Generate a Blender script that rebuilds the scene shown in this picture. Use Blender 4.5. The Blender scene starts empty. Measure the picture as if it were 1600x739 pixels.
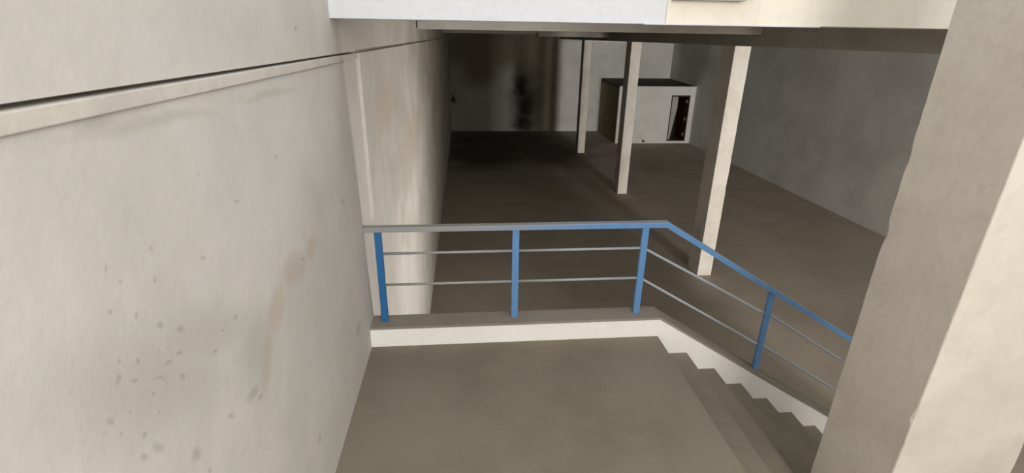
import bpy, bmesh, math, random
from mathutils import Vector, Matrix, noise

S = bpy.context.scene
C = S.collection
random.seed(7)

# ---------------------------------------------------------------- camera
cam_d = bpy.data.cameras.new('camera')
cam_d.sensor_fit = 'HORIZONTAL'
cam_d.sensor_width = 36.0
cam_d.lens = 36.0 * 785.47 / 1600.0
cam_d.clip_start = 0.05
cam_d.clip_end = 200
cam = bpy.data.objects.new('camera', cam_d)
C.objects.link(cam)
_r = Vector((0.9958, -0.09042, 0.0145)); _u = Vector((0.02009, 0.37023, 0.92872)); _f = Vector((0.08934, 0.92453, -0.37049))
cam.matrix_world = Matrix(((_r.x, _u.x, -_f.x, 0.7385), (_r.y, _u.y, -_f.y, -3.334), (_r.z, _u.z, -_f.z, 2.222), (0, 0, 0, 1)))
S.camera = cam

EW, EH, ER, EG = 1.2, 230, 130, 5400
# ---------------------------------------------------------------- world, daylight, exposure
w = bpy.data.worlds.new('world'); S.world = w; w.use_nodes = True
bg = w.node_tree.nodes['Background']
bg.inputs[0].default_value = (0.93, 0.96, 1.0, 1)
bg.inputs[1].default_value = EW

def area_light(name, loc, target, sx, sy, power, col, spread=180):
    d = bpy.data.lights.new(name, 'AREA'); d.shape = 'RECTANGLE'; d.size = sx; d.size_y = sy
    d.energy = power; d.color = col; d.spread = math.radians(spread)
    o = bpy.data.objects.new(name, d); C.objects.link(o); o.location = loc
    o.rotation_euler = (Vector(target) - Vector(loc)).to_track_quat('-Z', 'Y').to_euler()
    return o
# daylight at the head of the stairs, and from the gate of the long right hand bay
area_light('stair_head_daylight', (2.0, -6.6, 2.9), (0.3, 0, 0.4), 2.2, 2.2, EH, (1.0, 0.97, 0.93))
area_light('gate_daylight', (8.35, -20.4, 0.6), (8.2, 8, -0.6), 2.8, 3.6, EG, (1.0, 0.975, 0.945))

S.view_settings.view_transform = 'Standard'
S.view_settings.look = 'None'
S.view_settings.gamma = 1.0
S.view_settings.exposure = 0.0
S.view_settings.use_curve_mapping = False

# ---------------------------------------------------------------- measures (metres)
ZB = -2.624          # basement floor
XR = 11.868          # right wall
YB = 24.29           # back wall
W, T, R = 2.2484, 0.2665, 0.17   # landing width, tread, riser
HC, TC = 0.172, 0.17             # kerb height, thickness
ZC = 2.46            # ceiling soffit
YF = -0.197          # fascia face

# ---------------------------------------------------------------- node helpers
class N:
    def __init__(self, name):
        self.m = bpy.data.materials.new(name); self.m.use_nodes = True
        self.t = self.m.node_tree; self.n = self.t.nodes; self.l = self.t.links
        self.b = self.n['Principled BSDF']
        self.b.inputs['Specular IOR Level'].default_value = 0.25
        self.co = self.n.new('ShaderNodeNewGeometry').outputs['Position']
    def put(self, sock, v):
        if isinstance(v, bpy.types.NodeSocket): self.l.new(v, sock)
        elif isinstance(v, (tuple, list)): sock.default_value = tuple(v) + ((1,) if len(v) == 3 and len(sock.default_value) == 4 else ())
        else: sock.default_value = v
    def noise(self, scale, detail=5, rough=0.6, stretch=None, dist=0.0):
        co = self.co
        if stretch:
            mp = self.n.new('ShaderNodeMapping'); mp.inputs['Scale'].default_value = stretch
            self.l.new(co, mp.inputs['Vector']); co = mp.outputs[0]
        k = self.n.new('ShaderNodeTexNoise'); self.l.new(co, k.inputs['Vector'])
        k.inputs['Scale'].default_value = scale; k.inputs['Detail'].default_value = detail
        k.inputs['Roughness'].default_value = rough; k.inputs['Distortion'].default_value = dist
        return k.outputs['Fac']
    def rng(self, v, a, b, c=0.0, d=1.0, smooth=True):
        k = self.n.new('ShaderNodeMapRange'); k.clamp = True
        if smooth: k.interpolation_type = 'SMOOTHSTEP'
        self.put(k.inputs[0], v)
        for i, x in zip((1, 2, 3, 4), (a, b, c, d)): k.inputs[i].default_value = x
        return k.outputs[0]
    def math(self, op, a, b):
        k = self.n.new('ShaderNodeMath'); k.operation = op; self.put(k.inputs[0], a); self.put(k.inputs[1], b); return k.outputs[0]
    def mix(self, fac, a, b, mode='MIX'):
        k = self.n.new('ShaderNodeMix'); k.data_type = 'RGBA'; k.blend_type = mode
        self.put(k.inputs[0], fac); self.put(k.inputs[6], a); self.put(k.inputs[7], b); return k.outputs[2]
    def jitter(self, scale, amount):
        k = self.n.new('ShaderNodeTexNoise'); self.l.new(self.co, k.inputs['Vector']); k.inputs['Scale'].default_value = scale; k.inputs['Detail'].default_value = 3
        s = self.n.new('ShaderNodeVectorMath'); s.operation = 'SUBTRACT'; self.l.new(k.outputs['Color'], s.inputs[0]); s.inputs[1].default_value = (.5, .5, .5)
        m = self.n.new('ShaderNodeVectorMath'); m.operation = 'MULTIPLY_ADD'; self.l.new(s.outputs[0], m.inputs[0]); m.inputs[1].default_value = (amount,) * 3; self.l.new(self.co, m.inputs[2])
        return m.outputs[0]
    def spots(self, lst, axis, soft=0.3, co=None):
        """union of ellipses (c0, c1, r0, r1, angle) in the plane across `axis`"""
        out = None
        for c0, c1, r0, r1, a in lst:
            mp = self.n.new('ShaderNodeMapping'); mp.vector_type = 'TEXTURE'
            if axis == 0: loc, sc, rot = (0, c0, c1), (50, r0, r1), (a, 0, 0)
            elif axis == 1: loc, sc, rot = (c0, 0, c1), (r0, 500, r1), (0, -a, 0)
            else: loc, sc, rot = (c0, c1, 0), (r0, r1, 50), (0, 0, a)
            mp.inputs['Location'].default_value = loc; mp.inputs['Rotation'].default_value = rot; mp.inputs['Scale'].default_value = sc
            self.l.new(co or self.co, mp.inputs['Vector'])
            ln = self.n.new('ShaderNodeVectorMath'); ln.operation = 'LENGTH'; self.l.new(mp.outputs[0], ln.inputs[0])
            v = self.rng(ln.outputs['Value'], soft, 1.15, 1.0, 0.0)
            out = v if out is None else self.math('MAXIMUM', out, v)
        return out
    def done(self, col, rough=0.85, bump=None, dist=0.004, strength=0.5):
        self.put(self.b.inputs['Base Color'], col); self.put(self.b.inputs['Roughness'], rough)
        if bump is not None:
            k = self.n.new('ShaderNodeBump'); k.inputs['Strength'].default_value = strength; k.inputs['Distance'].default_value = dist
            self.l.new(bump, k.inputs['Height']); self.l.new(k.outputs[0], self.b.inputs['Normal'])
        return self.m

def plaster(name, c, c2, scale=1.3, amt=1.0):
    k = N(name)
    a = k.rng(k.noise(scale, 6, .62), .38, .68, 0, amt)
    col = k.mix(a, c, c2)
    f = k.rng(k.noise(scale * 14, 4), .45, .75, 0, .25)
    col = k.mix(f, col, tuple(x * .82 for x in c2))
    return k.done(col, .88, k.noise(22, 6), .004, .45)

def concrete(name, c, c2, c3, scale=1.6):
    k = N(name)
    col = k.mix(k.rng(k.noise(scale, 6, .65), .35, .68), c, c2)
    col = k.mix(k.rng(k.noise(scale * .4, 4, .5, None, .6), .45, .7, 0, .8), col, c3)
    col = k.mix(k.rng(k.noise(scale * 18, 4), .5, .8, 0, .35), col, tuple(x * .7 for x in c))
    return k.done(col, k.rng(k.noise(3), .3, .7, .7, .9), k.noise(35, 6), .003, .4)

WARM = [(-1.7207, 1.1155, 0.1406, 0.0658, 0.9657), (-1.5562, 1.2349, 0.1429, 0.0902, 0.2803), (-1.2957, 1.2753, 0.2021, 0.0829, 2.8707), (-1.0512, 1.2672, 0.1045, 0.0678, -3.0175), (1.5304, 1.634, 0.9436, 0.2805, -3.0494), (4.0083, 0.9799, 1.6978, 0.3353, -3.1392)]
GREEN = [(-2.3155, 1.4669, 0.4449, 0.159, 2.5202), (-2.0205, 1.4158, 0.4165, 0.115, 2.7044), (-2.0469, 2.0199, 0.3876, 0.0234, 3.0864), (-1.2856, 2.0012, 0.3952, 0.0232, 3.0854), (-2.2375, 2.0498, 0.0924, 0.032, 3.1016), (-1.7765, 1.2082, 0.2165, 0.1954, 2.5895)]
DARK = [(-0.8421, 2.2375, 0.0288, 0.0127, -3.0039), (-1.9014, 1.8534, 0.0103, 0.007, 3.0308), (-1.3089, 1.7677, 0.0206, 0.0099, 2.9842), (-2.3207, 1.5339, 0.0093, 0.0068, 2.2522), (-2.191, 1.3937, 0.0202, 0.01, 2.5027), (-2.3449, 1.5003, 0.0146, 0.0058, 2.6146), (-2.2701, 1.45, 0.0307, 0.006, 2.5264), (-2.0236, 1.3547, 0.016, 0.0104, 2.7026), (-2.3046, 1.4328, 0.0079, 0.0055, 2.1589), (-2.3076, 1.3772, 0.008, 0.0042, 2.2985), (-2.3693, 1.367, 0.0127, 0.0078, 2.1423), (-2.3397, 1.3042, 0.0326, 0.0151, 2.2584), (-2.3888, 1.3223, 0.0202, 0.0103, 2.1978), (-2.2205, 1.1609, 0.0318, 0.0248, 2.3598), (-2.1842, 1.0677, 0.0158, 0.0129, 2.1037), (-2.0185, 1.1134, 0.0271, 0.0129, 2.3271), (-2.4274, 1.4252, 0.0087, 0.0049, 2.2094), (-2.467, 1.4622, 0.0063, 0.0044, 1.9279), (-2.4449, 1.4718, 0.0148, 0.0103, 2.0039), (-2.1772, 1.747, 0.0112, 0.009, 0.4975), (-1.9721, 1.6282, 0.0207, 0.009, 2.7178), (-2.3292, 1.766, 0.0079, 0.0055, 0.84), (-2.3039, 1.7239, 0.0079, 0.0054, 2.6221), (-2.1909, 1.6735, 0.0074, 0.006, 2.5784), (-2.354, 1.6811, 0.0111, 0.0067, 2.6604), (-2.2839, 1.629, 0.0102, 0.0086, 0.4207), (-2.1493, 1.5096, 0.023, 0.0115, 2.5899), (-2.2197, 1.5645, 0.0154, 0.0105, 2.4642), (-1.8705, 1.3771, 0.0224, 0.012, 2.5565), (-1.9564, 1.3817, 0.0122, 0.0057, 2.5372), (-1.7083, 1.7136, 0.0274, 0.0083, 2.8442), (-1.193, 1.2743, 0.0354, 0.0115, 2.7195), (-0.3636, 1.2842, 0.0634, 0.0192, 2.8482), (-1.8661, 1.0753, 0.0635, 0.0279, -0.2389), (-1.8194, 1.0236, 0.0316, 0.0141, 2.8233), (-1.3328, 0.3722, 0.0361, 0.0247, 2.0342), (-2.3731, 1.5698, 0.0101, 0.0052, 2.4398), (-2.3892, 1.5377, 0.0155, 0.0122, 0.4656), (-2.2281, 1.4619, 0.0246, 0.0068, 2.7367), (-2.1793, 1.4561, 0.02, 0.0075, 2.8089), (-0.3495, 0.3745, 0.117, 0.0521, 3.1147)]
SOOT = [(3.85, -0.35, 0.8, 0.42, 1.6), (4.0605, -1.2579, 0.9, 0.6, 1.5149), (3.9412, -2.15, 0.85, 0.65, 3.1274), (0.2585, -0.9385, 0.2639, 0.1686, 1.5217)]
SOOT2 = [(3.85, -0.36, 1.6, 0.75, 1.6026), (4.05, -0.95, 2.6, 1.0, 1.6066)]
BROWN_SHADE = [(4.75, -0.3, 6.5, 1.3, 1.59), (2.2, 1.6, 3.2, 1.3, 0), (1.5968, 0.9, 1.5761, 1.3279, 1.515), (3.9, 1.0, 2.2, 0.8, 1.5937)]  # brown streaks, with the columns' shadow band painted in the same colour

def left_wall_material():
    k = N('stained_plaster')
    col = k.mix(k.rng(k.noise(1.5, 6, .6), .36, .66), (.615, .575, .525), (.54, .505, .455))
    col = k.mix(k.rng(k.noise(.55, 4, .5, (1, 1, .5)), .5, .7, 0, .35), col, (.50, .46, .40))
    # long vertical washes on the part beyond the landing
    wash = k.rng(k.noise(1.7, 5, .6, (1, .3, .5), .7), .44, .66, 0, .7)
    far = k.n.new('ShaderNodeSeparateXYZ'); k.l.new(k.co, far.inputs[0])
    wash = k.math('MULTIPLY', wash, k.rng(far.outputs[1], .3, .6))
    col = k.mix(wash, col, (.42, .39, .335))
    jit = k.jitter(6, .05)
    col = k.mix(k.math('MULTIPLY', k.spots(GREEN, 0, .1, jit), .55), col, (.42, .40, .325))
    col = k.mix(k.math('MULTIPLY', k.spots(WARM, 0, .35, k.jitter(9, .06)), .5), col, (.47, .385, .295))
    # loose pitting over the rough low part
    vo = k.n.new('ShaderNodeTexVoronoi'); vo.inputs['Scale'].default_value = 24; k.l.new(k.jitter(14, .05), vo.inputs['Vector'])
    pit = k.rng(vo.outputs['Distance'], .05, .22, 1, 0)
    pit = k.math('MULTIPLY', pit, k.rng(k.noise(5, 3), .52, .62))
    pit = k.math('MULTIPLY', pit, k.spots([(-2.3, 1.42, .42, .26, 2.5)], 0, .2))
    col = k.mix(k.math('MULTIPLY', pit, .22), col, (.24, .215, .17))
    sp = k.spots(DARK, 0, .2, k.jitter(40, .015))
    col = k.mix(k.math('MULTIPLY', sp, .33), col, (.2, .175, .14))
    return k.done(col, .88, k.noise(14, 6), .006, .45)

def back_wall_material():
    k = N('sooty_plaster')
    col = k.mix(k.rng(k.noise(.7, 6, .6), .38, .68), (.60, .585, .56), (.52, .50, .47))
    col = k.mix(k.math('MULTIPLY', k.spots([(1.9, -.2, 4.0, 4.6, 0)], 1, .7, k.jitter(.8, .8)), .5), col, (.24, .215, .19))  # left part darkened, the bay's shade put into the wall colour
    col = k.mix(k.math('MULTIPLY', k.spots(BROWN_SHADE, 1, .45, k.jitter(1.2, .5)), .75), col, (.17, .14, .075))
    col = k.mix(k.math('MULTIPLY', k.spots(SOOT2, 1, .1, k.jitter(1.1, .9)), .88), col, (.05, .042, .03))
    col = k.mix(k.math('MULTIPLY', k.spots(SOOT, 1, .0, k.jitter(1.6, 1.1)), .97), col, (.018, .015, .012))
    return k.done(col, .9, k.noise(12, 5), .006, .4)

def blue_paint(name, c, worn=None):
    k = N(name)
    k.b.inputs['Specular IOR Level'].default_value = .45
    nz = k.n.new('ShaderNodeNewGeometry'); s = k.n.new('ShaderNodeSeparateXYZ'); k.l.new(nz.outputs['Normal'], s.inputs[0])
    col = k.mix(k.rng(k.noise(14, 5), .4, .7, 0, .5), c, tuple(x * .82 for x in c))
    dust = k.math('MULTIPLY', k.rng(s.outputs[2], .3, .8), k.rng(k.noise(4, 4), .2, .6, .55, .9))
    col = k.mix(dust, col, (.36, .37, .37))
    if worn:
        s2 = k.n.new('ShaderNodeSeparateXYZ'); k.l.new(k.co, s2.inputs[0])
        m = k.math('MULTIPLY', k.rng(s2.outputs[0], worn[0], worn[1], 1, 0), k.rng(k.noise(9, 4, .6, (.3, 1, 1)), .2, .55, .45, .95))
        col = k.mix(m, col, (.30, .29, .27))
    return k.done(col, .45, k.noise(60, 3), .001, .2)

def floor_material():
    k = N('basement_screed')
    col = k.mix(k.rng(k.noise(.45, 6, .65), .35, .68), (.44, .388, .318), (.36, .314, .256))
    col = k.mix(k.rng(k.noise(.2, 4, .5, None, .6), .45, .7, 0, .8), col, (.455, .405, .338))
    col = k.mix(k.rng(k.noise(9, 4), .5, .8, 0, .3), col, (.28, .24, .195))
    far_dark = k.spots([(2.6, 21.5, 4.2, 4.6, 0), (4.3, 19.5, 2.2, 4.5, .15), (1.5, 18.5, 2.4, 3.5, 0)], 2, .35, k.jitter(.7, 1.6))  # darker over the far left part of the floor
    col = k.mix(k.math('MULTIPLY', far_dark, .82), col, (.055, .036, .026))
    return k.done(col, .85, k.noise(35, 6), .003, .35)

M = {}
M['left'] = left_wall_material()
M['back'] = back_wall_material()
M['band'] = plaster('band_plaster', (.60, .55, .48), (.50, .46, .39), 3)
M['right'] = plaster('grey_plaster', (.72, .71, .68), (.58, .57, .54), .5)
M['column'] = plaster('column_plaster', (.62, .58, .52), (.52, .475, .415), 1.6)
M['white'] = plaster('white_plaster', (.90, .865, .81), (.84, .80, .74), 2.2, .7)
M['fascia'] = plaster('fascia_white', (.69, .70, .725), (.66, .67, .69), 1.5, .6)
M['cream'] = plaster('fascia_cream', (.87, .805, .69), (.80, .74, .63), 1.5, .7)  # warmer, lighter tone than the left stretch of the edge
M['beam'] = plaster('beam_plaster', (.64, .61, .555), (.54, .51, .46), 1.2)
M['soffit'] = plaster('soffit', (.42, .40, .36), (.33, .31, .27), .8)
M['landing'] = concrete('landing_screed', (.225, .192, .140), (.185, .158, .116), (.235, .207, .155), 1.8)
M['cap'] = concrete('kerb_screed', (.28, .245, .20), (.245, .212, .172), (.29, .26, .22), 3)
M['floor'] = floor_material()
M['room'] = plaster('room_plaster', (.66, .64, .61), (.60, .575, .54), .9)
M['roof'] = concrete('dusty_roof', (.10, .085, .06), (.07, .058, .042), (.11, .095, .07), 1.2)
M['blue'] = blue_paint('blue_paint', (.115, .265, .50))
M['rod'] = blue_paint('rod_paint', (.34, .39, .43), (.9, 1.9))
M['rail'] = blue_paint('rail_paint', (.115, .265, .50), (.5, 1.9))
M['darkblue'] = blue_paint('dark_blue_paint', (.022, .135, .33))  # darker tone of the railing blue, for the end post alone
M['fgcol'] = plaster('worn_column_plaster', (.60, .545, .465), (.51, .455, .38), 1.6)
M['olive'] = plaster('dirty_side_plaster', (.34, .28, .155), (.27, .215, .115), .8)  # side wall away from the light, its shade put into the olive colour
k = N('door_wood'); M['wood'] = k.done(k.mix(k.noise(3, 5, .6, (8, 8, .6)), (.05, .012, .007), (.025, .007, .005)), .4)
k = N('frame_wood'); M['frame'] = k.done(k.mix(k.noise(4, 4), (.05, .028, .018), (.03, .018, .012)), .5)
k = N('hinge_metal'); k.b.inputs['Metallic'].default_value = .6; M['metal'] = k.done(k.mix(k.noise(30, 3), (.75, .74, .72), (.6, .58, .55)), .35)

# ---------------------------------------------------------------- mesh helpers
def add_box(bm, x0, x1, y0, y1, z0, z1):
    v = [bm.verts.new(p) for p in ((x0, y0, z0), (x1, y0, z0), (x1, y1, z0), (x0, y1, z0), (x0, y0, z1), (x1, y0, z1), (x1, y1, z1), (x0, y1, z1))]
    for f in ((0, 3, 2, 1), (4, 5, 6, 7), (0, 1, 5, 4), (1, 2, 6, 5), (2, 3, 7, 6), (3, 0, 4, 7)): bm.faces.new([v[i] for i in f])
    return v
def add_prism(bm, pts, y0, y1):
    """polygon in (x, z), extruded along y"""
    a = [bm.verts.new((x, y0, z)) for x, z in pts]; b = [bm.verts.new((x, y1, z)) for x, z in pts]
    bm.faces.new(a); bm.faces.new(b[::-1]); n = len(pts)
    for i in range(n): bm.faces.new((a[i], b[i], b[(i + 1) % n], a[(i + 1) % n]))
def add_tube(bm, pts, r, seg=10):
    pts = [Vector(p) for p in pts]; rings = []
    for i, p in enumerate(pts):
        d = (pts[min(i + 1, len(pts) - 1)] - pts[max(i - 1, 0)]).normalized()
        a = d.cross(Vector((0, 0, 1))); a = a.normalized() if a.length > .01 else Vector((1, 0, 0)); b = d.cross(a)
        rings.append([bm.verts.new(p + (a * math.cos(t) + b * math.sin(t)) * r) for t in [2 * math.pi * j / seg for j in range(seg)]])
    for p, q in zip(rings, rings[1:]):
        for j in range(seg): bm.faces.new((p[j], p[(j + 1) % seg], q[(j + 1) % seg], q[j]))
    bm.faces.new(rings[0][::-1]); bm.faces.new(rings[-1])
def obj(name, bm, mat, parent=None, bevel=0.0, smooth=False):
    if bevel: bmesh.ops.bevel(bm, geom=bm.edges[:], offset=bevel, segments=2, affect='EDGES', profile=.5)
    bmesh.ops.recalc_face_normals(bm, faces=bm.faces[:])
    me = bpy.data.meshes.new(name); bm.to_mesh(me); bm.free()
    if smooth:
        for p in me.polygons: p.use_smooth = True
    me.materials.append(M[mat]); o = bpy.data.objects.new(name, me); C.objects.link(o)
    if parent is not None:
        o.parent = parent
        if parent.type == 'EMPTY': o.matrix_parent_inverse = Matrix.Translation(parent.location).inverted()
    return o
def boxobj(name, mat, dims, parent=None, bevel=0.0):
    bm = bmesh.new(); add_box(bm, *dims); return obj(name, bm, mat, parent, bevel)
def struct(o, label=None):
    o['kind'] = 'structure'
    if label: o['label'] = label
    return o
def thing(name, label, cat, loc=(0, 0, 0), group=None):
    o = bpy.data.objects.new(name, None); C.objects.link(o); o.location = loc; o['label'] = label; o['category'] = cat
    if group: o['group'] = group
    return o

# ---------------------------------------------------------------- the setting
YN = -7.0    # where the modelled space ends behind the stairs
YG, XD = -21.0, 5.8
bm = bmesh.new(); add_box(bm, -.2, XR + .2, YN, YB + .2, ZB - .2, ZB); add_box(bm, XD, XR + .2, YG, YN, ZB - .2, ZB)
struct(obj('floor', bm, 'floor'), 'brown grey screed floor of the basement hall')
YJ = .435    # joint where the far stretch of the left wall stands proud
bm = bmesh.new()
add_box(bm, -.2, 0, YN, YJ, ZB, 2.098); add_box(bm, -.2, -.06, YN, YJ, 2.098, 2.109); add_box(bm, -.2, 0, YN, YJ, 2.109, 4.2)
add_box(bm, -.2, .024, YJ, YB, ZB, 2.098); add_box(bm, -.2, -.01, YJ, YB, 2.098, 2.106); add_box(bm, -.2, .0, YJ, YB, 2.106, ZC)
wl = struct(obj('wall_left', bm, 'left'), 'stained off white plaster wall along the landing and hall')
bm = bmesh.new(); add_box(bm, 0, .012, YN, YJ, 2.062, 2.098)
obj('ledge_band', bm, 'band', wl, .003)
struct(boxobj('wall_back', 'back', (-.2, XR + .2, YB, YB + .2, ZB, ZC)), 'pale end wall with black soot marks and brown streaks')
struct(boxobj('wall_right', 'right', (XR, XR + .2, YG, YB, ZB, ZC)), 'grey plaster wall on the right of the basement hall')
struct(boxobj('wall_rear', 'right', (-.2, XD, YN - .2, YN, ZB, 1.9)), 'grey wall closing the stair well behind the stairs')
struct(boxobj('wall_gate', 'right', (XD, XR + .2, YG - .2, YG, ZB, ZC)), 'grey wall at the near end of the right hand bay')
struct(boxobj('wall_middle', 'right', (XD, XD + .25, YG, -1.30, ZB, ZC)), 'grey wall between the stair well and the right hand bay')  # added out of view to block gate daylight from the left bay
bm = bmesh.new(); add_box(bm, -.2, XR + .2, .02, YB + .2, ZC, ZC + .3); add_box(bm, XD, XR + .2, YG, YF - .02, ZC, ZC + .3)
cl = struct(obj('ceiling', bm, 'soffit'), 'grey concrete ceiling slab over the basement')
def beam(mat, dims, label):
    o = boxobj('beam', mat, dims, cl, .012); o['label'] = label; return o
XC, WC, DC = 5.775, .315, .50
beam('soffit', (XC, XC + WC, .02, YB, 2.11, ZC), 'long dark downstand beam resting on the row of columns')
beam('beam', (.02, XC, 5.4, 5.75, 2.305, ZC), 'pale cross beam from the left wall to the long beam')
beam('beam', (.02, 3.3, 15.2, 15.55, 2.285, ZC), 'pale far cross beam meeting the left wall')
beam('beam', (3.3, XC, 15.0, 15.55, 2.215, ZC), 'deeper stretch of the far cross beam')
beam('beam', (XC + WC, XR, 20.0, 20.3, 2.0, ZC), 'pale cross beam over the small room')
# edge of the upper floor above the landing
wu = struct(boxobj('wall_upper', 'fascia', (.0, 1.93, YF, .02, 2.30, 3.1)), 'bright white edge beam of the floor above')
struct(boxobj('trim_1', 'cream', (1.93, XR, YF - .012, .02, 2.303, 3.1)), 'cream painted stretch of the upper floor edge')
struct(boxobj('trim_2', 'fascia', (1.80, 2.9, YF - .016, YF - .012 + .06, 2.296, 2.303)), 'thin white drip edge under the cream fascia')
bm = bmesh.new(); add_prism(bm, [(1.95, 2.427), (2.36, 2.427), (2.44, 2.47), (1.95, 2.47)], YF - .075, YF - .012)
struct(obj('trim_3', bm, 'soffit'), 'small grey ledge jutting from the cream fascia')

# ---------------------------------------------------------------- staircase
st = thing('staircase', 'concrete landing and steps going down right, edged by a white kerb', 'staircase', (1.1, -.8, ZB))
YS = -1.75
boxobj('landing', 'landing', (0.0, W, YS, 0, ZB, 0), st)
bm = bmesh.new(); add_box(bm, 0.0, W, 0, TC, ZB, HC - .02)
obj('kerb', bm, 'white', st)
bm = bmesh.new(); add_prism(bm, [(0.0, HC - .02), (W + .005, HC - .02), (W + .005, HC), (0.0, HC)], -.004, TC + .004)
obj('kerb_cap', bm, 'cap', st)
NS = 15
SL = R / T
xe = W + NS * T
zt = lambda x: HC - SL * (x - W - .005)
bm = bmesh.new(); add_prism(bm, [(W, ZB), (xe, ZB), (xe, zt(xe) - .02), (W, HC - .02)], 0, TC)
obj('stringer', bm, 'white', st)
bm = bmesh.new(); add_prism(bm, [(W + .005, HC - .02), (xe, zt(xe) - .02), (xe, zt(xe)), (W + .005, HC)], -.004, TC + .004)
obj('stringer_cap', bm, 'cap', st)
for k_ in range(NS):
    boxobj('step', 'landing', (W + k_ * T, W + (k_ + 1) * T, -1.25, 0, ZB, -(k_ + 1) * R), st)

# ---------------------------------------------------------------- railing
YR = .085
rl = thing('stair_railing', 'blue painted metal railing with two thin rods, on the white kerb', 'railing', (1.1, YR, HC))
def flat_bar(bm, p, q, wd, th):
    """rectangular bar from p to q in the x-z plane: wd across (y), th in the plane"""
    p, q = Vector(p), Vector(q); d = (q - p).normalized(); n = Vector((-d.z, 0, d.x)) * th / 2; y = Vector((0, wd / 2, 0))
    a = [bm.verts.new(p + s * n + t * y) for s, t in ((-1, -1), (1, -1), (1, 1), (-1, 1))]
    b = [bm.verts.new(q + s * n + t * y) for s, t in ((-1, -1), (1, -1), (1, 1), (-1, 1))]
    bm.faces.new(a[::-1]); bm.faces.new(b)
    for i in range(4): bm.faces.new((a[i], a[(i + 1) % 4], b[(i + 1) % 4], b[i]))
ZR = .931; XB = 2.235
zr = lambda x: ZR - .615 * (x - XB)
xend = 6.05
bm = bmesh.new(); th = .037
pts = [(0.0, ZR), (XB, ZR), (xend, zr(xend))]
# one mitred flat tube
def mitre(pts, th):
    top, bot = [], []
    for i, p in enumerate(pts):
        ds = []
        if i: ds.append((Vector(p) - Vector(pts[i - 1])).normalized())
        if i < len(pts) - 1: ds.append((Vector(pts[i + 1]) - Vector(p)).normalized())
        d = sum(ds, Vector((0, 0))).normalized(); n = Vector((-d.y, d.x)); c = n.dot(Vector((-ds[0].y, ds[0].x)))
        top.append(Vector(p) + n * th / 2 / c); bot.append(Vector(p) - n * th / 2 / c)
    return [tuple(v) for v in top] + [tuple(v) for v in bot[::-1]]
add_prism(bm, mitre(pts, th), YR - .03, YR + .03)
obj('top_rail', bm, 'rail', rl, .004)
posts = [(.103, HC, ZR - th / 2), (1.097, HC, ZR - th / 2), (2.076, HC, ZR - th / 2)]
for x in (3.2, 4.32, 5.44): posts.append((x, zt(x), zr(x) - th * .6))
for x, z0, z1 in posts:
    bm = bmesh.new(); add_box(bm, x - .025, x + .025, YR - .014, YR + .014, z0, z1)
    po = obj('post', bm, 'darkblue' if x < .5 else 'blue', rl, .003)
    if x < .5: po['label'] = 'darker blue end post beside the wall'
def rod(p):
    bm = bmesh.new(); add_tube(bm, p, .0105, 8); obj('rod', bm, 'rod', rl, 0, True)
xs = [p[0] for p in posts]
for i in range(2):
    a, b = xs[i] + .021, xs[i + 1] - .021
    for z in (.737, .484): rod([(a, YR, z), (b, YR, z)])
sp = [((2.076, .737), (3.2, .112)), ((2.076, .484), (3.2, -.19))]
for (x0, z0), (x1, z1) in sp:
    s = (z1 - z0) / (x1 - x0)
    rod([(x0 + .021, YR, z0 + s * .021), (x1 - .021, YR, z1 - s * .021)])
    for a, b in ((3.2, 4.32), (4.32, 5.44)):
        rod([(a + .021, YR, z1 - .615 * (a - 3.2)), (b - .021, YR, z1 - .615 * (b - 3.2))])

# ---------------------------------------------------------------- columns
def column(x0, x1, y0, y1, z0, z1, seed, chip, label, group=None, mat='column'):
    """square pillar whose plaster arrises are worn and chipped"""
    bm = bmesh.new(); n = max(24, int((z1 - z0) / .045)); rings = []; c = .012
    for i in range(n + 1):
        z = z0 + (z1 - z0) * i / n; ring = []
        for j, (cx, cy, sx, sy) in enumerate(((x0, y0, 1, 1), (x1, y0, -1, 1), (x1, y1, -1, -1), (x0, y1, 1, -1))):
            h = noise.noise(Vector((seed * 7.3 + j * 3.1, z * 5.5, seed))); h2 = noise.noise(Vector((seed + j, z * 19, 3.3)))
            e = c * (.55 + .4 * h2) + chip * max(0, h - .28)
            if i in (0, n): e = c * .5
            a = (cx + sx * e, cy, z); b = (cx, cy + sy * e, z)
            m = (cx + sx * e * .30, cy + sy * e * .30, z)
            ring += [bm.verts.new(p) for p in ((b, m, a) if j in (0, 2) else (a, m, b))]
        rings.append(ring)
    k = len(rings[0])
    for p, q in zip(rings, rings[1:]):
        for j in range(k): bm.faces.new((p[j], p[(j + 1) % k], q[(j + 1) % k], q[j]))
    bm.faces.new(rings[0][::-1]); bm.faces.new(rings[-1])
    o = obj('concrete_column', bm, mat); o['label'] = label; o['category'] = 'column'
    if group: o['group'] = group
    return o
column(2.74, 3.38, -1.70, -1.252, ZB, 4.2, 3, .05, 'thick foreground column with a chipped edge, hiding the end of the steps', None, 'fgcol')
G = 'row of columns under the long beam'
column(XC, XC + WC, .2, .2 + DC, ZB, 2.11, 2, .05, 'column of the hall row beside the foot of the steps, behind the foreground column', G)
column(XC, XC + WC, 6.23, 6.23 + DC, ZB, 2.11, 5, .05, 'nearest column of the hall row, its foot crossed by the sloping handrail', G)
column(XC, XC + WC, 12.41, 12.41 + DC, ZB, 2.11, 8, .05, 'middle column of the hall row, overlapping the small white room', G)
column(XC, XC + WC, 18.73, 18.73 + DC, ZB, 2.11, 11, .05, 'farthest column of the hall row, just left of the small room', G)

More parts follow.
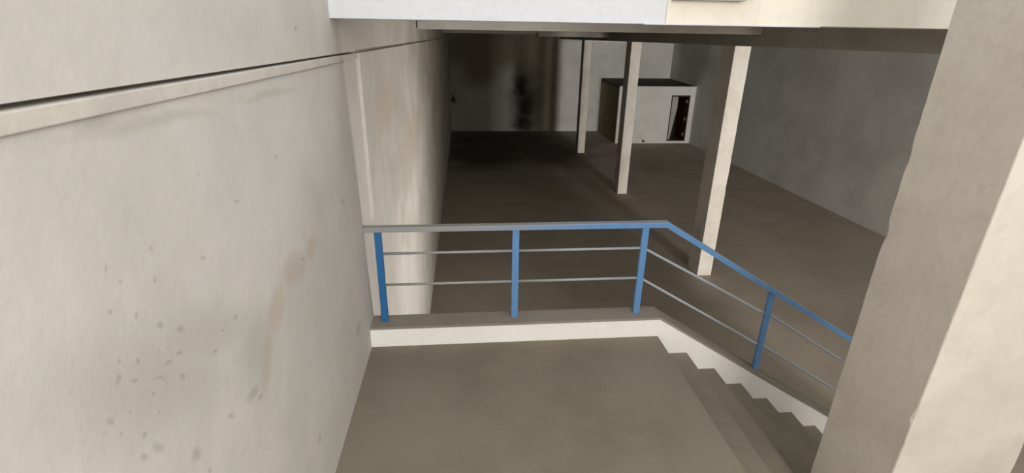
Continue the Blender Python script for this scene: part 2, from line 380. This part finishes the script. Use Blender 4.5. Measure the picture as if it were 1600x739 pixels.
# ---------------------------------------------------------------- small room in the far corner
RX0, RY0 = 8.1, 20.83
rm = thing('small_room', 'low white walled room with a dark doorway in the far right corner', 'room', (10, 22.5, ZB))
TW = .14
DX0, DX1, DZ0, DZ1 = 10.70, 11.63, ZB + .11, -.32
ZT = .02
bm = bmesh.new()
add_box(bm, RX0, DX0, RY0, RY0 + TW, ZB, ZT); add_box(bm, DX1, XR, RY0, RY0 + TW, ZB, ZT)
add_box(bm, DX0, DX1, RY0, RY0 + TW, DZ1, ZT); add_box(bm, DX0, DX1, RY0, RY0 + TW, ZB, DZ0)
obj('front_wall', bm, 'room', rm)
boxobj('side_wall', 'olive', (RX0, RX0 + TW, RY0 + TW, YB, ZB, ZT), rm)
boxobj('inner_wall', 'room', (RX0 + TW, XR, YB - .03, YB, ZB, ZT), rm)
bm = bmesh.new()
v = add_box(bm, RX0, XR, RY0, YB, ZT, ZT + .07)
for i in (6, 7): v[i].co.z += .11
obj('roof_slab', bm, 'roof', rm)
boxobj('roof_edge', 'room', (RX0, XR, RY0 - .012, RY0, ZT - .01, ZT + .07), rm)
fr = bmesh.new()
add_box(fr, DX0, DX0 + .05, RY0 - .01, RY0 + TW, DZ0, DZ1); add_box(fr, DX1 - .05, DX1, RY0 - .01, RY0 + TW, DZ0, DZ1)
add_box(fr, DX0 + .05, DX1 - .05, RY0 - .01, RY0 + TW, DZ1 - .06, DZ1)
obj('door_frame', fr, 'frame', rm)
# leaf hinged on the right jamb, standing open inwards
ang = math.radians(82); hx, hy = DX1 - .055, RY0 + TW
bm = bmesh.new(); add_box(bm, -.80, 0, 0, .04, DZ0 + .01, DZ1 - .07)
for z0, z1 in ((DZ0 + .14, DZ0 + .92), (DZ0 + 1.06, DZ1 - .18)):
    add_box(bm, -.69, -.11, -.012, 0, z0, z1)
rot = Matrix.Translation((hx, hy, 0)) @ Matrix.Rotation(-ang, 4, 'Z')
bmesh.ops.transform(bm, matrix=rot, verts=bm.verts)
dr = obj('door', bm, 'wood', rm); dr['label'] = 'dark red brown panelled door standing open'
for z in (DZ0 + .3, DZ0 + 1.05, DZ1 - .3):
    bm = bmesh.new(); add_box(bm, -.10, -.012, -.02, -.002, z - .075, z + .075); bmesh.ops.transform(bm, matrix=rot, verts=bm.verts)
    obj('hinge', bm, 'metal', dr)
# pale board leaning inside the doorway
bm = bmesh.new(); add_prism(bm, [(10.84, -2.50), (10.96, -2.50), (11.17, -.95), (11.16, -.36), (10.78, -.36)], 21.14, 21.17)
lb = obj('leaning_board', bm, 'soffit'); lb['label'] = 'pale narrow board standing inside the dark doorway'; lb['category'] = 'board'
# pipe stub low on the front wall
bm = bmesh.new(); add_tube(bm, [(9.5, RY0 - .1, ZB + .12), (9.5, RY0, ZB + .12)], .055, 12)
o = obj('drain_pipe', bm, 'frame', rm)
o['label'] = 'short dark pipe end low on the front wall'

# ---------------------------------------------------------------- unseen fill light, added to brighten the far left wall
lx, ly, lz = 5.42, .44, -2.12
lp = thing('work_light', 'small floodlight standing on the basement floor beside the foot of the steps', 'lamp', (lx, ly, ZB))
for dy in (-.2, .2):
    bm = bmesh.new(); add_tube(bm, [(lx - .16, ly + dy, ZB + .012), (lx + .05, ly + dy, ZB + .012), (lx + .05, ly + dy, lz)], .012, 8)
    obj('leg', bm, 'frame', lp)
bm = bmesh.new(); add_box(bm, lx, lx + .09, ly - .18, ly + .18, lz - .2, lz + .2); obj('housing', bm, 'frame', lp, .01)
k = N('lamp_glass'); k.b.inputs['Emission Color'].default_value = (1, .96, .9, 1); k.b.inputs['Emission Strength'].default_value = 3
M['lampglass'] = k.done((.8, .8, .78), .4)
bm = bmesh.new(); add_box(bm, lx - .012, lx, ly - .165, ly + .165, lz - .185, lz + .185); obj('lens', bm, 'lampglass', lp, .003)
area_light('work_light_beam', (lx - .03, ly, lz), (0, 3.5, .1), .33, .37, ER, (1.0, 0.965, 0.93), 84)
